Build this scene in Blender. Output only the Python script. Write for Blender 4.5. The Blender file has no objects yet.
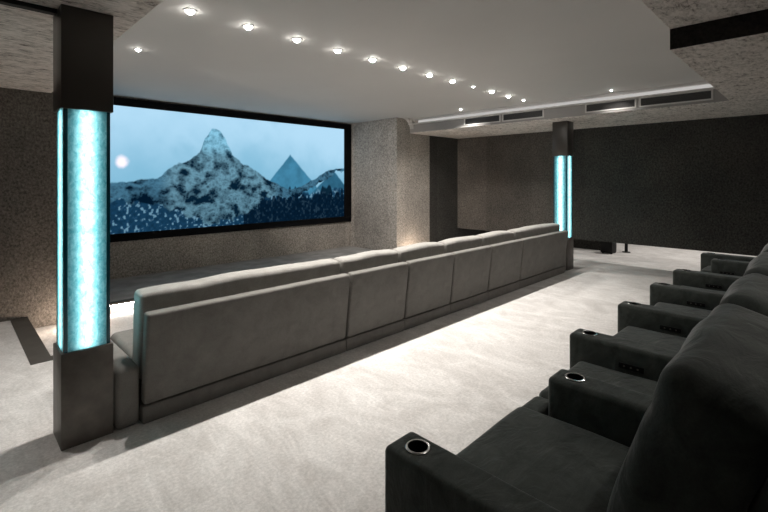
import bpy, bmesh, math, random
import numpy as np
from mathutils import Vector, Matrix, noise
random.seed(4)
S = bpy.context.scene
COL = S.collection
PI = math.pi

# ------------------------------------------------------------------ helpers
def link(o, parent=None):
    COL.objects.link(o)
    if parent: o.parent = parent
    return o

def thing(name, label, cat, loc=(0, 0, 0), group=None):
    o = bpy.data.objects.new(name, None)
    o.empty_display_size = 0.2
    o.location = loc
    o['label'] = label; o['category'] = cat
    if group: o['group'] = group
    return link(o)

class MB:
    """collects shapes and links them as one mesh object"""
    def __init__(self): self.bm = bmesh.new()
    def box(self, x0, x1, y0, y1, z0, z1, bev=0.0, seg=2, mat=0, M=None):
        t = bmesh.new()
        bmesh.ops.create_cube(t, size=1)
        for v in t.verts:
            v.co = Vector(((x0+x1)/2+v.co.x*(x1-x0), (y0+y1)/2+v.co.y*(y1-y0), (z0+z1)/2+v.co.z*(z1-z0)))
        if bev > 0:
            bmesh.ops.bevel(t, geom=t.edges[:], offset=bev, segments=seg, profile=0.5, affect='EDGES')
        return self._merge(t, mat, M)
    def cyl(self, r, z0, z1, c=(0, 0), n=32, mat=0, M=None, r2=None, caps=True):
        t = bmesh.new()
        bmesh.ops.create_cone(t, cap_ends=caps, segments=n, radius1=r, radius2=r if r2 is None else r2, depth=z1-z0)
        for v in t.verts: v.co += Vector((c[0], c[1], (z0+z1)/2))
        return self._merge(t, mat, M)
    def lathe(self, prof, c=(0, 0, 0), n=36, mat=0, closed=False, M=None):
        t = bmesh.new(); rings = []
        for r, z in prof:
            rings.append([t.verts.new((c[0]+r*math.cos(2*PI*k/n), c[1]+r*math.sin(2*PI*k/n), c[2]+z)) for k in range(n)])
        m = len(rings)
        for i in range(m if closed else m-1):
            a, b = rings[i], rings[(i+1) % m]
            for k in range(n): t.faces.new((a[k], a[(k+1) % n], b[(k+1) % n], b[k]))
        return self._merge(t, mat, M)
    def prism(self, pts, axis, a0, a1, mat=0):
        """pts 2-D outline; axis 'x','y','z' the extrusion axis"""
        t = bmesh.new()
        def P(p, a):
            return {'x': (a, p[0], p[1]), 'y': (p[0], a, p[1]), 'z': (p[0], p[1], a)}[axis]
        A = [t.verts.new(P(p, a0)) for p in pts]; B = [t.verts.new(P(p, a1)) for p in pts]
        t.faces.new(A); t.faces.new(B[::-1])
        for i in range(len(pts)):
            j = (i+1) % len(pts); t.faces.new((A[i], B[i], B[j], A[j]))
        return self._merge(t, mat, None)
    def cushion(self, L, r, n=(10, 8, 8), puff=(0, 0, 0), amp=0.0, fr=3.0, M=None, mat=0, seed=0.0, warp=None):
        """soft rounded block of half-sizes L centred on the origin"""
        ax = []
        for i in range(3):
            ii = L[i]-r; s = [-ii+2*ii*k/n[i] for k in range(n[i]+1)]
            th = [math.radians(a) for a in (15, 30, 45)]
            e = [r*math.tan(a) for a in th]
            ax.append([-ii-x for x in e[::-1]]+s+[ii+x for x in e])
        t = bmesh.new(); D = {}
        def V(p):
            k = tuple(round(c, 6) for c in p)
            if k not in D:
                p = Vector(p)
                c = Vector([max(-(L[i]-r), min(L[i]-r, p[i])) for i in range(3)])
                q = p-c
                p2 = c+(q.normalized()*r if q.length > 1e-9 else q)
                f = [max(-1, min(1, p2[i]/L[i])) for i in range(3)]
                d = Vector([puff[i]*(1-f[(i+1) % 3]**2)*(1-f[(i+2) % 3]**2)*f[i] for i in range(3)])
                p2 = p2+d
                if amp:
                    nn = noise.noise_vector(p2*fr+Vector((seed, seed*1.7, -seed)))
                    p2 = p2+nn*amp
                if warp: p2 = warp(p2)
                D[k] = t.verts.new(p2)
            return D[k]
        for i in range(3):
            j, k = (i+1) % 3, (i+2) % 3
            for sgn in (-1, 1):
                for a in range(len(ax[j])-1):
                    for b in range(len(ax[k])-1):
                        q = []
                        for da, db in ((0, 0), (1, 0), (1, 1), (0, 1)):
                            p = [0, 0, 0]; p[i] = sgn*L[i]; p[j] = ax[j][a+da]; p[k] = ax[k][b+db]
                            q.append(V(p))
                        if sgn < 0: q.reverse()
                        t.faces.new(q)
        return self._merge(t, mat, M)
    def _merge(self, t, mat, M):
        if M is not None: bmesh.ops.transform(t, matrix=M, verts=t.verts[:])
        for f in t.faces: f.material_index = mat
        me = bpy.data.meshes.new('tmp'); t.to_mesh(me); t.free()
        self.bm.from_mesh(me); bpy.data.meshes.remove(me)
        return self
    def build(self, name, mats, parent=None, smooth=True, loc=None, kind=None):
        me = bpy.data.meshes.new(name)
        bmesh.ops.recalc_face_normals(self.bm, faces=self.bm.faces[:])
        self.bm.to_mesh(me); self.bm.free()
        for m in (mats if isinstance(mats, (list, tuple)) else [mats]): me.materials.append(m)
        if smooth:
            me.polygons.foreach_set('use_smooth', [True]*len(me.polygons))
            try: me.set_sharp_from_angle(angle=math.radians(38))
            except Exception: pass
        o = link(bpy.data.objects.new(name, me), parent)
        if loc: o.location = loc
        if kind: o['kind'] = kind
        return o

# ------------------------------------------------------------------ materials
def mat(name):
    m = bpy.data.materials.new(name); m.use_nodes = True
    nt = m.node_tree; nt.nodes.clear()
    out = nt.nodes.new('ShaderNodeOutputMaterial')
    return m, nt, out
def N(nt, t, **kw):
    n = nt.nodes.new(t)
    for k, v in kw.items():
        if k.startswith('_'): setattr(n, k[1:], v)
        else: n.inputs[k.replace('__', ' ')].default_value = v
    return n
def coords(nt, scale=(1, 1, 1), rot=(0, 0, 0)):
    tc = nt.nodes.new('ShaderNodeTexCoord'); mp = nt.nodes.new('ShaderNodeMapping')
    mp.inputs['Scale'].default_value = scale; mp.inputs['Rotation'].default_value = rot
    nt.links.new(tc.outputs['Object'], mp.inputs['Vector'])
    return mp.outputs['Vector']
def ramp(nt, fac, stops):
    r = nt.nodes.new('ShaderNodeValToRGB')
    el = r.color_ramp.elements
    while len(el) < len(stops): el.new(0.5)
    for e, (p, c) in zip(el, stops):
        e.position = p; e.color = (c[0], c[1], c[2], 1)
    nt.links.new(fac, r.inputs['Fac'])
    return r.outputs['Color']
def nz(nt, vec, scale, detail=4, rough=0.55, dist=0.0):
    n = nt.nodes.new('ShaderNodeTexNoise')
    n.inputs['Scale'].default_value = scale; n.inputs['Detail'].default_value = detail
    n.inputs['Roughness'].default_value = rough; n.inputs['Distortion'].default_value = dist
    nt.links.new(vec, n.inputs['Vector'])
    return n.outputs['Fac']
def mix(nt, a, b, fac, mode='MIX'):
    m = nt.nodes.new('ShaderNodeMix'); m.data_type = 'RGBA'; m.blend_type = mode
    for s, v in ((6, a), (7, b)):
        if hasattr(v, 'is_output'): nt.links.new(v, m.inputs[s])
        else: m.inputs[s].default_value = (v[0], v[1], v[2], 1)
    if hasattr(fac, 'is_output'): nt.links.new(fac, m.inputs[0])
    else: m.inputs[0].default_value = fac
    return m.outputs[2]
def bump(nt, h, strength, dist=0.01):
    b = nt.nodes.new('ShaderNodeBump'); b.inputs['Strength'].default_value = strength
    b.inputs['Distance'].default_value = dist
    nt.links.new(h, b.inputs['Height'])
    return b.outputs['Normal']
def pbsdf(nt, out, col, rough=0.6, metal=0.0, spec=0.3, normal=None, sheen=0.0, sheen_tint=(1, 1, 1)):
    p = nt.nodes.new('ShaderNodeBsdfPrincipled')
    if hasattr(col, 'is_output'): nt.links.new(col, p.inputs['Base Color'])
    else: p.inputs['Base Color'].default_value = (*col, 1)
    p.inputs['Roughness'].default_value = rough; p.inputs['Metallic'].default_value = metal
    p.inputs['Specular IOR Level'].default_value = spec
    if sheen:
        p.inputs['Sheen Weight'].default_value = sheen
        p.inputs['Sheen Roughness'].default_value = 0.4
        p.inputs['Sheen Tint'].default_value = (*sheen_tint, 1)
    if normal: nt.links.new(normal, p.inputs['Normal'])
    nt.links.new(p.outputs['BSDF'], out.inputs['Surface'])
    return p
def plain(name, col, rough=0.5, metal=0.0, spec=0.3, var=0.0, vs=6.0):
    m, nt, out = mat(name)
    c = col
    if var:
        v = coords(nt)
        c = ramp(nt, nz(nt, v, vs, 5), [(0.3, [x*(1-var) for x in col]), (0.7, [x*(1+var) for x in col])])
    pbsdf(nt, out, c, rough, metal, spec)
    return m

def wall_mat(name, dark, light, panel=1.25):
    """woven textile wall covering hung in upright lengths of slightly different shade"""
    m, nt, out = mat(name)
    tc = nt.nodes.new('ShaderNodeTexCoord')
    sep = nt.nodes.new('ShaderNodeSeparateXYZ'); nt.links.new(tc.outputs['Object'], sep.inputs[0])
    add = N(nt, 'ShaderNodeMath', _operation='ADD'); nt.links.new(sep.outputs[0], add.inputs[0]); nt.links.new(sep.outputs[1], add.inputs[1])
    dv = N(nt, 'ShaderNodeMath', _operation='DIVIDE'); nt.links.new(add.outputs[0], dv.inputs[0]); dv.inputs[1].default_value = panel
    fl = N(nt, 'ShaderNodeMath', _operation='FLOOR'); nt.links.new(dv.outputs[0], fl.inputs[0])
    wn = nt.nodes.new('ShaderNodeTexWhiteNoise'); wn.noise_dimensions = '1D'; nt.links.new(fl.outputs[0], wn.inputs['W'])
    fine = nz(nt, coords(nt, (36, 36, 30)), 1.0, 6, 0.75)
    c = ramp(nt, fine, [(0.33, [x*0.62 for x in dark]), (0.67, [x*1.0 for x in light])])
    big = nz(nt, coords(nt), 1.1, 3)
    c = mix(nt, c, ramp(nt, big, [(0.3, (0.75, 0.75, 0.75)), (0.7, (1.1, 1.08, 1.05))]), 1.0, 'MULTIPLY')
    c = mix(nt, c, ramp(nt, wn.outputs['Value'], [(0, (0.80, 0.80, 0.80)), (1, (1.08, 1.08, 1.08))]), 1.0, 'MULTIPLY')
    pbsdf(nt, out, c, 0.85, 0, 0.15, bump(nt, fine, 0.55, 0.012))
    return m

def rough_plaster(name, stretch):
    m, nt, out = mat(name)
    v = coords(nt, stretch)
    a = nz(nt, v, 30, 6, 0.75, 0.5); b = nz(nt, coords(nt), 6, 4, 0.6)
    h = N(nt, 'ShaderNodeMath', _operation='MULTIPLY_ADD'); nt.links.new(b, h.inputs[0]); h.inputs[1].default_value = 0.35; nt.links.new(a, h.inputs[2])
    c = ramp(nt, h.outputs[0], [(0.49, (0.14, 0.12, 0.107)), (0.61, (0.62, 0.565, 0.515)), (0.76, (0.86, 0.80, 0.75))])
    pbsdf(nt, out, c, 0.9, 0, 0.1, bump(nt, h.outputs[0], 1.0, 0.04))
    return m

def rug_mat():
    m, nt, out = mat('shaggy_white_rug')
    w = nz(nt, coords(nt, (1.0, 0.7, 1), (0, 0, 0.5)), 2.2, 6, 0.65, 1.4)
    f = nz(nt, coords(nt), 48, 4, 0.75)
    g = nz(nt, coords(nt, (1.3, 0.5, 1), (0, 0, -0.6)), 2.4, 3, 0.5, 2.0)
    c = ramp(nt, w, [(0.36, (0.54, 0.515, 0.495)), (0.5, (0.615, 0.592, 0.572)), (0.64, (0.685, 0.663, 0.643))])
    c = mix(nt, c, ramp(nt, f, [(0.36, (0.82, 0.82, 0.82)), (0.64, (1.07, 1.07, 1.07))]), 1.0, 'MULTIPLY')
    c = mix(nt, c, ramp(nt, g, [(0.44, (0.99, 0.99, 0.99)), (0.495, (1.07, 1.07, 1.07)), (0.505, (1.07, 1.07, 1.07)), (0.56, (0.99, 0.99, 0.99))]), 1.0, 'MULTIPLY')
    h = N(nt, 'ShaderNodeMath', _operation='MULTIPLY_ADD'); nt.links.new(f, h.inputs[0]); h.inputs[1].default_value = 0.35; nt.links.new(w, h.inputs[2])
    pbsdf(nt, out, c, 0.95, 0, 0.1, bump(nt, h.outputs[0], 0.4, 0.012))
    return m

def velvet(name, dark, light, sheen, rough=0.75, fine=0.2, wrinkle=0.0):
    m, nt, out = mat(name)
    a = nz(nt, coords(nt), 7, 6, 0.65, 0.6); b = nz(nt, coords(nt), 160, 2)
    c = ramp(nt, a, [(0.3, dark), (0.7, light)])
    c = mix(nt, c, ramp(nt, b, [(0.35, (0.9, 0.9, 0.9)), (0.65, (1.06, 1.06, 1.06))]), 1.0, 'MULTIPLY')
    nrm = bump(nt, b, fine, 0.004)
    if wrinkle:
        w = nz(nt, coords(nt, (1, 1.8, 1.0)), 6.0, 3, 0.5, 1.2)
        bb = nt.nodes.new('ShaderNodeBump'); bb.inputs['Strength'].default_value = wrinkle; bb.inputs['Distance'].default_value = 0.03
        nt.links.new(w, bb.inputs['Height']); nt.links.new(nrm, bb.inputs['Normal']); nrm = bb.outputs['Normal']
    pbsdf(nt, out, c, rough, 0, 0.12, nrm, sheen)
    return m

def emit(name, col, strength):
    m, nt, out = mat(name)
    e = N(nt, 'ShaderNodeEmission', Strength=strength); e.inputs['Color'].default_value = (*col, 1)
    nt.links.new(e.outputs[0], out.inputs['Surface'])
    return m

def acrylic_mat():
    """milky crackled cyan acrylic: passes some light straight, scatters the rest"""
    m, nt, out = mat('crackled_cyan_acrylic')
    v = coords(nt, (1, 1, 0.55))
    a = nz(nt, v, 38, 5, 0.7, 0.5)
    c = ramp(nt, a, [(0.36, (0.20, 0.50, 0.53)), (0.64, (0.60, 0.83, 0.84))])
    tl = nt.nodes.new('ShaderNodeBsdfTranslucent'); nt.links.new(c, tl.inputs['Color'])
    tr = nt.nodes.new('ShaderNodeBsdfTransparent'); tr.inputs['Color'].default_value = (0.75, 0.92, 0.95, 1)
    gl = N(nt, 'ShaderNodeBsdfGlossy', Roughness=0.15); gl.inputs['Color'].default_value = (0.8, 0.9, 0.95, 1)
    m1 = N(nt, 'ShaderNodeMixShader', Fac=0.78); nt.links.new(tr.outputs[0], m1.inputs[1]); nt.links.new(tl.outputs[0], m1.inputs[2])
    m2 = N(nt, 'ShaderNodeMixShader', Fac=0.05); nt.links.new(m1.outputs[0], m2.inputs[1]); nt.links.new(gl.outputs[0], m2.inputs[2])
    nt.links.new(m2.outputs[0], out.inputs['Surface'])
    return m

M = dict(
    wall=wall_mat('brown_textile_wall', (0.062, 0.054, 0.048), (0.185, 0.166, 0.149)),
    wall_pale=wall_mat('taupe_textile_wall', (0.22, 0.197, 0.176), (0.62, 0.567, 0.515)),
    wall_dark=wall_mat('charcoal_textile_wall', (0.030, 0.0285, 0.026), (0.100, 0.095, 0.087)),
    ceil=plain('grey_ceiling_paint', (0.50, 0.486, 0.467), 0.7, 0, 0.2, 0.03, 0.7),
    rough=rough_plaster('rough_stone_plaster', (0.45, 1, 1)),
    rug=rug_mat(),
    recess_grey=plain('grey_recess_floor', (0.32, 0.305, 0.29), 0.95, 0, 0.1, 0.25, 3.0),  # recess floor, a darker and greyer tone than the main rug
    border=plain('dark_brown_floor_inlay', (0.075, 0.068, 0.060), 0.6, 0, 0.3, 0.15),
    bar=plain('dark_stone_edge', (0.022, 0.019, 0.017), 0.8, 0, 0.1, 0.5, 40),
    black=plain('matt_black', (0.006, 0.006, 0.006), 0.6),
    frame=plain('black_screen_frame', (0.004, 0.004, 0.005), 0.7, 0, 0.1),
    plaster=plain('white_plaster_moulding', (0.62, 0.60, 0.58), 0.6),
    face=plain('soffit_face_paint', (0.33, 0.315, 0.30), 0.6),
    grille=plain('dark_grille', (0.07, 0.068, 0.066), 0.5, 0.2),
    bronze=plain('bronze_grey_metal', (0.115, 0.102, 0.090), 0.45, 0.15, 0.4, 0.25, 9),
    bronze_dark=plain('dark_smoked_panel', (0.055, 0.048, 0.042), 0.28, 0.0, 0.5),
    teal=plain('dark_teal_glass_edge', (0.004, 0.07, 0.10), 0.15, 0.0, 0.5),
    tube=emit('white_cyan_lamp', (0.94, 0.99, 1.0), 5.6),
    acrylic=acrylic_mat(),
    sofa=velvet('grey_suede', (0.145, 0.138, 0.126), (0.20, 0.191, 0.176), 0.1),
    sofa_lit=velvet('grey_suede_lit', (0.26, 0.249, 0.232), (0.33, 0.318, 0.298), 0.1),  # same suede, coloured lighter for the overhead light on the cushions
    velvet=velvet('dark_green_grey_velvet', (0.032, 0.037, 0.033), (0.078, 0.086, 0.077), 0.35, wrinkle=0.35),
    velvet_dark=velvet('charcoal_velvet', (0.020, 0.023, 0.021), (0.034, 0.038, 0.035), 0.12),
    chrome=plain('brushed_chrome', (0.62, 0.62, 0.60), 0.25, 1.0),
    hole=plain('black_plastic', (0.004, 0.004, 0.004), 0.4),
    baffle=plain('teal_baffle', (0.04, 0.16, 0.19), 0.5),
    lens=emit('downlight_lens', (1.0, 0.97, 0.92), 60.0),
    band_glow=emit('moulding_glow', (1.0, 0.97, 0.94), 0.38),
    led=emit('led_strip', (1.0, 0.97, 0.93), 30.0),
)

# ------------------------------------------------------------------ the setting
HS, HC = 2.886, 3.231            # rough soffit and raised ceiling
YS, YP = 8.838, 7.143            # screen wall, wall plane on both sides of the recess
XL, XP, XS, XF = 0.975, 7.572, 8.048, 10.023
YN = 0.812
RX0 = 1.45                       # left side of the screen recess
X0, X1, Y0 = -2.0, 14.6, -1.3
PX0, PX1, PY0, PZ = 0.735, 8.5, 5.40, -0.159   # sunken strip before the recess

f = MB()
f.box(X0, X1, Y0, PY0, -0.35, 0); f.box(X0, PX0, PY0, YP+0.3, -0.35, 0); f.box(PX1, X1, PY0, YP+0.3, -0.35, 0)
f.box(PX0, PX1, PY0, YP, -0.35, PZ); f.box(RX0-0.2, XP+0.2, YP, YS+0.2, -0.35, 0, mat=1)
f.build('floor', [M['rug'], M['recess_grey']], smooth=False, kind='structure')

w = MB(); w.box(X0, RX0, YP, YP+0.25, PZ, HC+0.2); w.box(RX0-0.25, RX0, YP+0.25, YS, 0, HC+0.2)
w.build('wall_front_left', M['wall'], smooth=False, kind='structure')
w = MB(); w.box(RX0-0.25, XP+0.25, YS, YS+0.2, 0, HC+0.2); w.build('wall_front', M['wall_pale'], smooth=False, kind='structure')
w = MB(); w.box(XP, XP+0.25, YP+0.25, YS, 0, HC+0.2); w.box(XP, 8.80, YP, YP+0.25, PZ, HC+0.2, mat=0); w.box(8.80, 11.45, YP, YP+0.25, PZ, HC+0.2, mat=1)
w.build('wall_front_right', [M['wall_pale'], M['wall_dark']], smooth=False, kind='structure')
w = MB(); w.box(XF, XF+0.16, Y0, 4.06, 0.415, HS, mat=0); w.box(XF, XF+0.16, 4.06, YP, 0.415, HS, mat=1); w.build('wall_right', [M['wall_dark'], M['wall']], smooth=False, kind='structure')
w = MB(); w.box(11.45, 11.65, 3.75, YP+0.25, 0, HS); w.build('wall_corridor', M['wall_dark'], smooth=False, kind='structure')
w = MB(); w.box(X1, X1+0.2, Y0, YP+0.3, 0, HS); w.box(11.65, X1, YP+0.1, YP+0.3, 0, HS); w.build('wall_far', M['wall'], smooth=False, kind='structure')
w = MB(); w.box(X0-0.2, X0, Y0, YP+0.25, 0, HS+0.2); w.build('wall_left', M['wall'], smooth=False, kind='structure')
w = MB(); w.box(X0, X1, Y0-0.2, Y0, 0, HS+0.2); w.build('wall_back', M['wall_dark'], smooth=False, kind='structure')

c = MB()
c.box(XL-0.2, XS+0.3, YN-0.2, YS+0.2, HC, HC+0.3, mat=0)
def slab(x0, x1, y0, y1, z0):                       # rough soffit, real thickness
    c.box(x0, x1, y0, y1, z0, HC+0.25, mat=1)
slab(X0-0.2, XL, Y0, YP, HS)
slab(XL, X1, Y0, YN, HS)
slab(XS, X1, YN, YP+0.3, HS)
# fillet where the raised ceiling comes down the wall beside the soffit
R = 0.30; arc = [(XS, HC)]
for k in range(13):
    a = PI/2*k/12
    arc.append((XS-R+R*math.sin(a), HC-R+R*math.cos(a)))
c.prism(arc, 'y', YP-0.12, YP+0.02, mat=0)
c.build('ceiling', [M['ceil'], M['rough']], smooth=False, kind='structure')

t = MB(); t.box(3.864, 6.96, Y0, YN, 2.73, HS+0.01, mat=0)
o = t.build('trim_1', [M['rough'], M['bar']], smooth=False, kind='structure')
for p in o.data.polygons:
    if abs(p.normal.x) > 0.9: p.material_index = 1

t = MB()                                            # two plaster mouldings along the soffit face
t.box(XS-0.035, XS, YN, YP, HC-0.05, HC, 0.008)
t.box(XS-0.07, XS, YN, YP, HC-0.140, HC-0.118, 0.006, 2)
t.build('trim_2', M['plaster'], kind='structure')
t = MB(); t.box(XS-0.06, XS-0.004, YN+0.01, YP-0.30, HC-0.117, HC-0.060, 0.02, 3); t.build('trim_8', M['band_glow'], smooth=False, kind='structure')  # moulding face whose brightness is added as glow in its material
t = MB(); t.box(XS-0.006, XS, YN, YP, HS+0.03, HC-0.14); t.box(XS-0.022, XS, YN, YP, HS+0.012, HS+0.034, 0.004)
t.build('trim_3', M['face'], smooth=False, kind='structure')
t = MB(); t.box(X0, 0.53, 3.60, 3.66, HS-0.03, HS+0.01); t.build('trim_groove_shadow', M['black'], smooth=False, kind='structure')  # black bar standing in for the shadow of a ceiling groove
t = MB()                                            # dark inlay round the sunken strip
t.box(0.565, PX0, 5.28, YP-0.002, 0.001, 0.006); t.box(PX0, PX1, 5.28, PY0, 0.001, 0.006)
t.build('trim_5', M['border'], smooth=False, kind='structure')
t = MB(); t.box(RX0, XP, YP-0.075, YP+0.05, -0.022, 0.004, 0.003); t.build('trim_6', M['border'], kind='structure')
t = MB(); t.box(RX0+0.02, XP-0.02, YP-0.060, YP-0.035, -0.034, -0.023); t.build('trim_7', M['led'], smooth=False, kind='structure')

# ------------------------------------------------------------------ air vents on the soffit face
def vent(y0, y1, label):
    z0, z1 = 2.935, 3.088
    t = thing('air_vent', label, 'air vent', (XS-0.006, (y0+y1)/2, z0), 'linear air vents on the ceiling soffit')
    h = (y1-y0)/2; H = z1-z0
    m = MB(); m.box(-0.014, 0, -h, h, 0, 0.022, 0.003); m.box(-0.014, 0, -h, h, H-0.012, H, 0.003)
    m.box(-0.014, 0, -h, -h+0.025, 0.022, H-0.012, 0.003); m.box(-0.014, 0, h-0.025, h, 0.022, H-0.012, 0.003)
    m.build('frame', M['plaster'], t)
    m = MB(); m.box(-0.003, -0.0005, -h+0.025, h-0.025, 0.022, H-0.012)
    for k in range(5):
        z = 0.036+k*(H-0.06)/4
        m.box(-0.011, -0.002, -h+0.025, h-0.025, z-0.003, z+0.003)
    m.build('louvre', M['grille'], t, smooth=False)
vent(4.66, 5.55, 'slim white framed air vent on the soffit, farthest left of the four vents')
vent(3.74, 4.62, 'slim white framed air vent on the soffit, just left of the far glowing column')
vent(2.16, 2.98, 'slim white framed air vent on the soffit, just right of the far glowing column')
vent(1.14, 2.12, 'slim white framed air vent on the soffit, farthest right beside the rough ceiling')

# ------------------------------------------------------------------ downlights
def downlight(x, y, r, label, watts, group, spot=2.5, aim=None):
    t = thing('ceiling_downlight', label, 'ceiling light', (x, y, HC), group)
    m = MB(); m.lathe([(r*1.5, 0), (r*1.5, -0.006), (r*1.1, -0.010), (r*1.0, -0.004), (r*1.0, 0)], mat=0)
    m.build('trim_ring', M['plaster'], t)
    m = MB(); m.lathe([(r*math.cos(a), -0.004-r*0.95*math.sin(a)) for a in [PI/2*k/8 for k in range(8)]]+[(0.0003, -0.004-r*0.95)], n=24); m.build('lens', M['lens'], t)
    if watts:
        L = bpy.data.lights.new('lamp', 'SPOT'); L.energy = watts; L.spot_size = spot; L.spot_blend = 1.0
        L.shadow_soft_size = 0.03; L.color = (1.0, 0.955, 0.90)
        o = link(bpy.data.objects.new('lamp', L), t); o.location = (0, 0, -0.05-r)
        if aim: o.rotation_euler = (Vector(aim)-Vector((x, y, HC))).to_track_quat('-Z', 'Y').to_euler()
ORD = ['first', 'second', 'third', 'fourth', 'fifth', 'sixth', 'seventh', 'eighth', 'ninth', 'tenth', 'eleventh', 'twelfth']
G1 = 'downlights in the long ceiling row'
for k in range(12):
    r = 0.036 if k != 8 else 0.018
    if k == 11: r = 0.022
    downlight(1.509+0.5495*k, 3.905, r, 'small round bright ceiling downlight, %s from the left in the long row' % ORD[k], (100 if k < 6 else 76) if k < 11 else 30, G1, 2.0)
downlight(1.54, 5.48, 0.026, 'lone small ceiling downlight above the left end of the screen', 620, None, 0.8, (7.57, 7.95, 1.2))
downlight(7.62, 5.35, 0.024, 'lone small ceiling downlight near the far left end of the soffit moulding', 190, None)
downlight(7.76, 2.46, 0.018, 'tiny lone ceiling downlight above the dark right wall, close to the soffit moulding', 22, None)

# ------------------------------------------------------------------ light columns
def column(x, y, label):
    t = thing('light_column', label, 'light column', (x, y, 0), 'light columns at both ends of the front sofa row')
    a = 0.148; EW = 0.022
    m = MB(); m.box(-a, a, -a, a, 0, 0.622, 0.004); m.build('base', M['bronze'], t)
    m = MB(); m.box(-a, a, -a, a, 2.215, HS-0.001, 0.004); m.build('upper_casing', M['bronze_dark'], t)
    g, z0, z1, th = 0.132, 0.622, 2.215, 0.008
    m = MB()
    m.box(-g+EW, g-EW, -g, -g+th, z0, z1); m.box(-g+EW, g-EW, g-th, g, z0, z1)
    m.box(-g, -g+th, -g+EW, g-EW, z0, z1); m.box(g-th, g, -g+EW, g-EW, z0, z1)
    m.build('glass_casing', M['acrylic'], t, smooth=False)
    m = MB()
    for sx in (-1, 1):
        for sy in (-1, 1):
            m.box(min(sx*g, sx*(g-EW)), max(sx*g, sx*(g-EW)), min(sy*g, sy*(g-EW)), max(sy*g, sy*(g-EW)), z0, z1, 0.002)
    m.build('corner_edge', M['teal'], t)
    for cx, cy in ((0, -1), (0, 1), (-1, 0), (1, 0)):    # one slim lamp close behind each face
        m = MB(); m.box(cx*0.098-(0.004 if cx else 0.038), cx*0.098+(0.004 if cx else 0.038), cy*0.098-(0.004 if cy else 0.038), cy*0.098+(0.004 if cy else 0.038), z0+0.004, z1-0.004, 0.003); m.build('lamp_bar', M['tube'], t)
    m = MB()
    for an in (PI/4, -PI/4): m.box(-0.155, 0.155, -0.004, 0.004, z0, z1, M=Matrix.Rotation(an, 4, 'Z'))  # unseen crossed fins added to keep each lamp's light to its own face
    m.build('baffle', M['baffle'], t, smooth=False)
column(0.672, 3.612, 'square floor to ceiling column of glowing cyan glass at the left, beside the near sofa end')
column(8.60, 3.612, 'square column of glowing cyan glass at the far end of the sofa row, before the dark wall')

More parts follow.
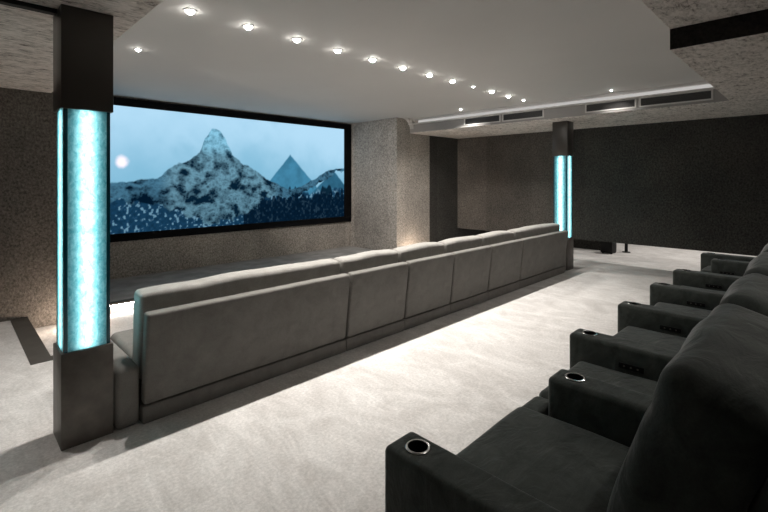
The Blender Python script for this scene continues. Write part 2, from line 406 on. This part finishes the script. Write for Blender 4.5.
# ------------------------------------------------------------------ cinema screen
def fbm(x, y, oct=5, s=0):
    v = np.zeros_like(x); a = 1.0; tot = 0
    rng = np.random.RandomState(s+11)
    for o in range(oct):
        g = rng.rand(64, 64)
        xf = x*(2**o); yf = y*(2**o)
        xi = np.floor(xf).astype(int); yi = np.floor(yf).astype(int)
        u = xf-xi; w2 = yf-yi; u = u*u*(3-2*u); w2 = w2*w2*(3-2*w2)
        A = g[xi % 64, yi % 64]; B = g[(xi+1) % 64, yi % 64]; Cc = g[xi % 64, (yi+1) % 64]; D = g[(xi+1) % 64, (yi+1) % 64]
        v += a*((A*(1-u)+B*u)*(1-w2)+(Cc*(1-u)+D*u)*w2); tot += a; a *= 0.5
    return v/tot
def picture_colours(s, t):
    asp = 2.47
    x = s*asp; y = t
    def L3(c): return np.array([(v/255)**2.2 for v in c])
    def lerp(a, b, k): return a+(b-a)*k[:, None]
    n1 = fbm(x*3, y*3, 5, 1); n2 = fbm(x*14, y*14, 5, 2); n3 = fbm(x*50, y*42, 3, 3)
    sm = lambda e0, e1, v: np.clip((v-e0)/(e1-e0), 0, 1)**2*(3-2*np.clip((v-e0)/(e1-e0), 0, 1))
    col = lerp(L3((116, 166, 192))[None, :], L3((158, 195, 218))[None, :], sm(0.35, 1.0, t+0.5*(n1-0.5)))
    col = lerp(col, L3((108, 160, 186))[None, :], sm(0.5, 0.75, n1)*sm(0.9, 0.5, np.abs(s-0.3)*2)*0.55)
    # a small pale bloom low in the sky at the left
    d = np.hypot((s-0.088)*asp, (t-0.563)); col = lerp(col, L3((235, 225, 235))[None, :], sm(0.06, 0.02, d+0.03*(n2-0.5)))
    def hill(col, ax, ay, bl, br, by, c, soft=0.012, tex=0.3):
        hh = np.where(s < ax, ay-(ax-s)/(ax-bl)*(ay-by), ay-(s-ax)/(br-ax)*(ay-by))+0.02*(n2-0.5)
        k = sm(soft, -soft, t-hh)*((s > bl-0.05) & (s < br+0.05))
        cc = L3(c)[None, :]*(1+tex*2*(n2-0.5))[:, None]
        return lerp(col, cc, k)
    col = hill(col, 0.709, 0.68, 0.54, 0.90, 0.20, (58, 112, 140))
    col = hill(col, 0.937, 0.52, 0.77, 1.08, 0.18, (44, 88, 112))
    # misty far ground, then a dark broken forest edge
    ln = 0.30+0.16*(fbm(x*9, y*0+3, 4, 5)-0.5)
    k = sm(0.02, -0.02, t-ln); col = lerp(col, L3((24, 52, 74))[None, :]*(0.55+1.1*n3)[:, None], k)
    sp = sm(0.60, 0.72, n3)*sm(0.34, 0.28, t); col = lerp(col, L3((110, 150, 172))[None, :], sp*0.65)
    tr = 0.21+0.20*np.abs(fbm(x*16, y*0+9, 2, 6)-0.5)*2
    k = sm(0.015, -0.015, t-tr)*(s > 0.5); col = lerp(col, L3((9, 24, 38))[None, :]*(0.6+0.8*n3)[:, None], k*0.9)
    # stepped slate crag across the middle, low ridges running off to both sides
    xs = [0.0, 0.10, 0.195, 0.25, 0.30, 0.335, 0.352, 0.378, 0.405, 0.43, 0.455, 0.50, 0.56, 0.60, 0.66, 0.72, 0.78, 0.84, 0.91, 1.0]
    ys = [0.395, 0.405, 0.44, 0.545, 0.60, 0.66, 0.78, 0.875, 0.86, 0.80, 0.66, 0.57, 0.50, 0.43, 0.36, 0.32, 0.36, 0.44, 0.53, 0.56]
    lo = [0.27, 0.25, 0.24, 0.17, 0.10, 0.06, 0.05, 0.04, 0.04, 0.05, 0.06, 0.10, 0.19, 0.26, 0.26, 0.24, 0.27, 0.35, 0.47, 0.52]
    top = np.interp(s, xs, ys)+0.045*(n2-0.5); bot = np.interp(s, xs, lo)-0.001+0.14*(n2-0.5)
    k = sm(0.008, -0.008, t-top)*sm(-0.008, 0.008, t-bot+np.where(bot <= 0.01, 1, 0))
    n4 = 1-np.abs(2*fbm(x*8+y*5, y*10-x*4, 5, 7)-1)
    n5 = 1-np.abs(2*fbm(x*40-y*10, y*46+x*12, 3, 8)-1)
    rock = lerp(L3((12, 32, 47))[None, :], L3((104, 148, 168))[None, :], np.clip(1.5*(n4-0.66)+0.45*(n5-0.7)+0.18+0.5*(t-0.45), 0, 1))
    high = sm(0.60, 0.75, t)*sm(0.33, 0.36, s)*sm(0.48, 0.45, s)
    rock = lerp(rock, rock*1.7+L3((24, 60, 74))[None, :], high*0.7)
    ridge = np.clip(sm(0.25, 0.19, s)+sm(0.6, 0.68, s), 0, 1)
    rock = lerp(rock, rock*np.array([0.45, 0.6, 0.7])[None, :], ridge)
    col = lerp(col, rock, k)
    return np.clip(col, 0, 1)

sx0, sx1, sz0, sz1 = 1.50, XP-0.01, 0.655, 3.205
bw = 0.14
scr = thing('projection_screen', 'wide cinema screen in a black frame showing a cold misty blue picture', 'screen', ((sx0+sx1)/2, YS, sz0))
hx = (sx1-sx0)/2; hz = sz1-sz0
m = MB()
m.box(-hx, hx, -0.06, 0, hz-bw, hz, 0.006); m.box(-hx, hx, -0.06, 0, 0, bw, 0.006)
m.box(-hx, -hx+0.22, -0.06, 0, bw, hz-bw, 0.006); m.box(hx-0.22, hx, -0.06, 0, bw, hz-bw, 0.006)
m.build('frame', M['frame'], scr)
NX, NY = 520, 210
px0, px1, pz0, pz1 = -hx+0.215, hx-0.215, bw-0.005, hz-bw+0.005
gx, gy = np.meshgrid(np.linspace(0, 1, NX+1), np.linspace(0, 1, NY+1))
vs = np.stack([px0+gx.ravel()*(px1-px0), np.full(gx.size, -0.02), pz0+gy.ravel()*(pz1-pz0)], 1)
idx = np.arange((NX+1)*(NY+1)).reshape(NY+1, NX+1)
fc = np.stack([idx[:-1, :-1], idx[:-1, 1:], idx[1:, 1:], idx[1:, :-1]], -1).reshape(-1, 4)
me = bpy.data.meshes.new('picture')
me.from_pydata(vs.tolist(), [], fc.tolist())
ca = me.color_attributes.new('picture', 'FLOAT_COLOR', 'POINT')
cols = np.ones((gx.size, 4)); cols[:, :3] = picture_colours(gx.ravel(), gy.ravel())
ca.data.foreach_set('color', cols.ravel())
pm, nt, out = mat('lit_screen_picture')
at = nt.nodes.new('ShaderNodeAttribute'); at.attribute_name = 'picture'
e = N(nt, 'ShaderNodeEmission', Strength=1.0)
nt.links.new(at.outputs['Color'], e.inputs['Color']); nt.links.new(e.outputs[0], out.inputs['Surface'])
me.materials.append(pm)
link(bpy.data.objects.new('picture', me), scr)
m = MB(); m.box(-hx+0.05, hx-0.05, -0.017, -0.001, 0.05, hz-0.05); m.build('backing_panel', M['black'], scr, smooth=False)

# ------------------------------------------------------------------ front sofa row (seen from behind, facing the screen)
YB = 3.424
GS = 'modules of the long grey sofa row'
def sofa_module(x0, x1, label, seats=1, arm=None, seed=0):
    xm = (x0+x1)/2; h = (x1-x0)/2; g = 0.011
    t = thing('sofa_module', label, 'sofa', (xm, YB, 0), GS)
    m = MB(); m.box(-h+0.003, h-0.003, 0.0, 0.95, 0.0, 0.125, 0.012, 3); m.build('base', M['sofa'], t)
    # upholstered rear panel, leaning a little towards the aisle
    T = Matrix.Translation((0, 0.0, 0.135)) @ Matrix.Rotation(math.radians(6.5), 4, 'X')
    m = MB(); m.cushion((h-g, 0.046, 0.333), 0.022, (14 if seats > 1 else 8, 3, 10), (0, 0.008, 0.0), 0.003, 2.5, T @ Matrix.Translation((0, 0.042, 0.333)), seed=seed)
    m.build('back_panel', M['sofa'], t)
    # soft back cushions: sag between the ends of the module
    m = MB()
    def warp(p):
        k = max(0.0, p.z/0.33)
        p.z += k*0.018*math.cos(p.x/h*1.4)-0.006*k
        p.z += k*0.008*noise.noise(Vector((p.x*3+seed, 0, 0)))
        return p
    T2 = Matrix.Translation((0, 0.188, 0.595)) @ Matrix.Rotation(math.radians(5.0), 4, 'X')
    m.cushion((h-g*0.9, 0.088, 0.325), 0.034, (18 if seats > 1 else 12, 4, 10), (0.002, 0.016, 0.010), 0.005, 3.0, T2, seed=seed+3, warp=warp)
    m.build('back_cushion', M['sofa_lit'], t)
    k = 2*h/seats
    for s in range(seats):
        a = -h+k*s
        m = MB(); m.cushion((k/2-g, 0.35, 0.12), 0.05, (8, 8, 3), (0, 0, 0.02), 0.004, 3, Matrix.Translation((a+k/2, 0.61, 0.30)), seed=seed+s)
        m.build('seat', M['sofa'], t)
    if arm:
        s = -1 if arm == 'l' else 1
        m = MB(); m.cushion((0.078, 0.50, 0.214), 0.04, (4, 12, 5), (0.003, 0, 0.01), 0.002, 3, Matrix.Translation((s*(h+0.081), 0.525, 0.214)), seed=seed+9)
        m.build('armrest', M['sofa'], t)
sofa_module(0.988, 2.885, 'double width grey suede sofa module with armrest beside the near glowing column', 2, 'l', 1)
sofa_module(2.885, 3.768, 'single grey sofa module directly behind the long near module, second in the row', 1, None, 2)
sofa_module(3.768, 4.650, 'single grey sofa module, third in the front row from the near column', 1, None, 3)
sofa_module(4.650, 5.555, 'single grey sofa module, fourth in the front row from the near column', 1, None, 4)
sofa_module(5.555, 6.49, 'narrow looking grey sofa module just before the wide far end module', 1, None, 5)
sofa_module(6.49, 8.235, 'wide grey sofa module at the far end beside the far glowing column', 2, 'r', 6)

# ------------------------------------------------------------------ recliner row (dark velvet, seen from its near end)
AX = [1.27, 2.29, 3.14, 4.18, 5.20, 6.20, 7.19, 7.92]
AW = 0.18
SET = {1, 6}                      # two armrests sit further back and a little higher
BX = [1.385]+[a+AW for a in AX[1:]]
GR = 'dark velvet recliners in the back row'
LEAN = math.radians(16.1)
def armrest(t, ox, i):
    yf, zt = (1.05, 0.69) if i in SET else (1.28, 0.658)
    yb = 0.44
    xc = AX[i]+AW/2-ox; L = (yf-yb)/2
    m = MB(); zb = 0.02
    m.cushion((AW/2, L, (zt-zb)/2), 0.028, (4, 10, 8), (0.0, 0.0, 0.0), 0.001, 3, Matrix.Translation((xc, yb+L, (zt+zb)/2)), seed=i)
    a = m.build('armrest', M['velvet'], t)
    cy = yf-0.115
    m = MB(); m.cyl(0.0425, zt-0.085, zt+0.05, (xc, cy), 40); cut = m.build('cutter', M['hole'])
    cut.parent = t
    md = a.modifiers.new('b', 'BOOLEAN'); md.operation = 'DIFFERENCE'; md.object = cut; md.solver = 'EXACT'
    bpy.context.view_layer.update()
    old = a.data
    a.data = bpy.data.meshes.new_from_object(a.evaluated_get(bpy.context.evaluated_depsgraph_get()))
    a.modifiers.clear(); bpy.data.meshes.remove(old); bpy.data.objects.remove(cut)
    m = MB()
    m.lathe([(0.052, 0.0), (0.052, 0.005), (0.048, 0.008), (0.042, 0.007), (0.041, 0.001)], (xc, cy, zt), 40, 0)
    m.lathe([(0.041, 0.003), (0.0405, -0.07), (0.039, -0.078), (0.0001, -0.078)], (xc, cy, zt), 40, 1)
    m.build('cup_holder', [M['chrome'], M['hole']], a)
    if i > 1:                     # row of small switches on the seat side
        m = MB(); m.box(xc-AW/2-0.007, xc-AW/2+0.004, 0.80, 0.95, 0.515, 0.550, 0.003, mat=0)
        for k in range(3):
            Mx = Matrix.Translation((xc-AW/2-0.005, 0.835+0.04*k, 0.5325)) @ Matrix.Rotation(PI/2, 4, 'Y')
            m.cyl(0.006, -0.006, 0.006, n=14, mat=1, M=Mx)
        m.build('control_panel', [M['hole'], M['bronze']], a)

def recliner(i, label):
    ox = (AX[i]+AX[i+1])/2+AW
    t = thing('recliner_chair', label, 'recliner', (ox, 0, 0), GR)
    s0, s1 = AX[i]+AW+0.012-ox, AX[i+1]-0.004-ox
    m = MB(); m.box(s0, s1, 0.10, 1.13, 0.0, 0.30, 0.015); m.build('base', M['velvet_dark'], t)
    m = MB(); L = (s1-s0)/2
    m.cushion((L, 0.36, 0.115), 0.045, (12, 12, 4), (0, 0, 0.012), 0.006, 4, Matrix.Translation(((s0+s1)/2, 0.845, 0.385)), seed=i*2.3)
    if i+1 in SET:                # the seat widens in front of a set-back armrest
        xa, xb = s1-0.1, AX[i+1]+AW-0.004-ox
        m.cushion(((xb-xa)/2, 0.068, 0.108), 0.04, (3, 3, 4), (0, 0, 0), 0, 3, Matrix.Translation(((xa+xb)/2, 1.132, 0.385)))
    m.build('seat', M['velvet'], t)
    m = MB(); m.cushion((L, 0.03, 0.13), 0.02, (8, 2, 4), (0, 0.01, 0), 0, 3, Matrix.Translation(((s0+s1)/2, 1.165, 0.145))); m.build('footrest', M['velvet'], t)
    # backrest cushion
    b0, b1 = BX[i]-ox+0.018, BX[i+1]-ox-0.018
    hb = (b1-b0)/2-0.010
    Rt = Matrix.Translation(((b0+b1)/2, 0.552, 0.45)) @ Matrix.Rotation(LEAN, 4, 'X')
    def warp(p):
        # head roll: a crease across the upper part, rounded upper corners
        u = p.x/hb; z = p.z
        if z > 0.12:
            k = (z-0.12)/0.30
            p.z -= 0.022*k*abs(u)**5
            p.x -= 0.03*k*abs(u)**3*(1 if u > 0 else -1)
        cr = math.exp(-((z-0.235)/0.03)**2)
        p.y -= 0.010*cr*(1 if p.y > 0 else 0)
        return p
    m = MB()
    m.cushion((hb, 0.135, 0.425), 0.072, (16, 5, 20), (0.003, 0.028, 0.018), 0.014, 5.0, Rt @ Matrix.Translation((0, -0.14, 0.405)), seed=i*1.7+0.4, warp=warp)
    m.build('backrest', M['velvet'], t)
    m = MB()
    m.cushion((hb-0.004, 0.05, 0.50), 0.03, (8, 3, 8), (0, 0.01, 0), 0, 3, Rt @ Matrix.Translation((0, -0.335, 0.20)), seed=i)
    m.build('back_shell', M['velvet_dark'], t)
    armrest(t, ox, i+1)
    if i == 0: armrest(t, ox, 0)
RL = ['dark velvet recliner nearest the camera, its whole cushion and front armrest in view',
      'dark velvet recliner, second in the back row from the camera, behind the set back armrest',
      'dark velvet recliner, third in the back row from the camera',
      'dark velvet recliner in the very middle of the back row, three recliners on either side',
      'dark velvet recliner, third from the far end of the back row',
      'dark velvet recliner, second from the far end of the back row',
      'dark velvet recliner at the far end of the back row, nearest the raised wall']
for i in range(7): recliner(i, RL[i])

# ------------------------------------------------------------------ seen under the raised wall
t = thing('equipment_box', 'small black box on the floor, seen through the gap under the dark wall', 'box', (11.2, 3.60, 0))
m = MB(); m.box(-0.16, 0.16, -0.12, 0.14, 0.02, 0.34, 0.01); m.build('cabinet', M['black'], t)
for sx in (-0.12, 0.12):
    for sy in (-0.09, 0.10):
        m = MB(); m.cyl(0.02, 0, 0.02, (sx, sy), 12); m.build('foot', M['black'], t)
t = thing('floor_post', 'thin black post beside the black box, seen under the dark wall', 'post', (11.6, 3.34, 0))
m = MB(); m.cyl(0.09, 0, 0.015, n=24); m.build('foot_plate', M['black'], t)
m = MB(); m.cyl(0.035, 0.015, 0.9, n=16); m.build('pole', M['black'], t)

# ------------------------------------------------------------------ lamps out of sight
def lamp(kind, loc, energy, col, rot=None, size=0.1, spot=None, sy=None):
    L = bpy.data.lights.new('lamp', kind); L.energy = energy; L.color = col
    if kind == 'AREA':
        L.size = size
        if sy: L.shape = 'RECTANGLE'; L.size_y = sy
    else: L.shadow_soft_size = size
    if spot: L.spot_size = spot; L.spot_blend = 0.5
    o = link(bpy.data.objects.new('lamp', L)); o.location = loc
    if rot: o.rotation_euler = rot
    return o
WARM = (1.0, 0.82, 0.66)
lamp('POINT', (1.20, 6.80, -0.10), 17.0, WARM, size=0.03)       # floor uplights in the sunken strip
lamp('POINT', (8.00, 6.85, -0.10), 14.0, WARM, size=0.03)
for y in (1.0, 2.6): lamp('SPOT', (12.2, y, HS-0.03), 125, (1.0, 0.96, 0.91), size=0.03, spot=2.2)   # downlights beyond the raised wall
lamp('SPOT', (10.8, 5.2, HS-0.03), 40, (1.0, 0.96, 0.91), size=0.03, spot=2.2)
for x in (2.5, 4.5, 6.5): lamp('SPOT', (x, -0.35, (2.73 if 3.864 < x < 6.96 else HS)-0.03), 20, (1.0, 0.96, 0.91), size=0.03, spot=2.7)  # unseen fill spots added behind the camera for the seats and aisle
for x in (-0.6,): lamp('SPOT', (x, 5.0, HS-0.03), 70, (1.0, 0.955, 0.90), size=0.03, spot=1.7)  # unseen spot added to brighten the floor at far left

# ------------------------------------------------------------------ camera, world, view
cam = bpy.data.cameras.new('camera'); cam.sensor_width = 36; cam.lens = 438.15/768*36
cam.shift_y = -(256-179.75)/768; cam.clip_start = 0.05
co = link(bpy.data.objects.new('camera', cam)); co.location = (0, 0, 1.75)
co.rotation_euler = (PI/2, 0, -PI/4)
S.camera = co
W = bpy.data.worlds.new('world'); W.use_nodes = True; S.world = W
W.node_tree.nodes['Background'].inputs[0].default_value = (0.01, 0.01, 0.01, 1)
W.node_tree.nodes['Background'].inputs[1].default_value = 0.3
S.view_settings.view_transform = 'Standard'; S.view_settings.look = 'None'
S.view_settings.gamma = 1; S.view_settings.exposure = 0.4
S.view_settings.use_curve_mapping = False
S.cycles.max_bounces = 8; S.cycles.diffuse_bounces = 5; S.cycles.transparent_max_bounces = 12
S.cycles.sample_clamp_indirect = 6.0
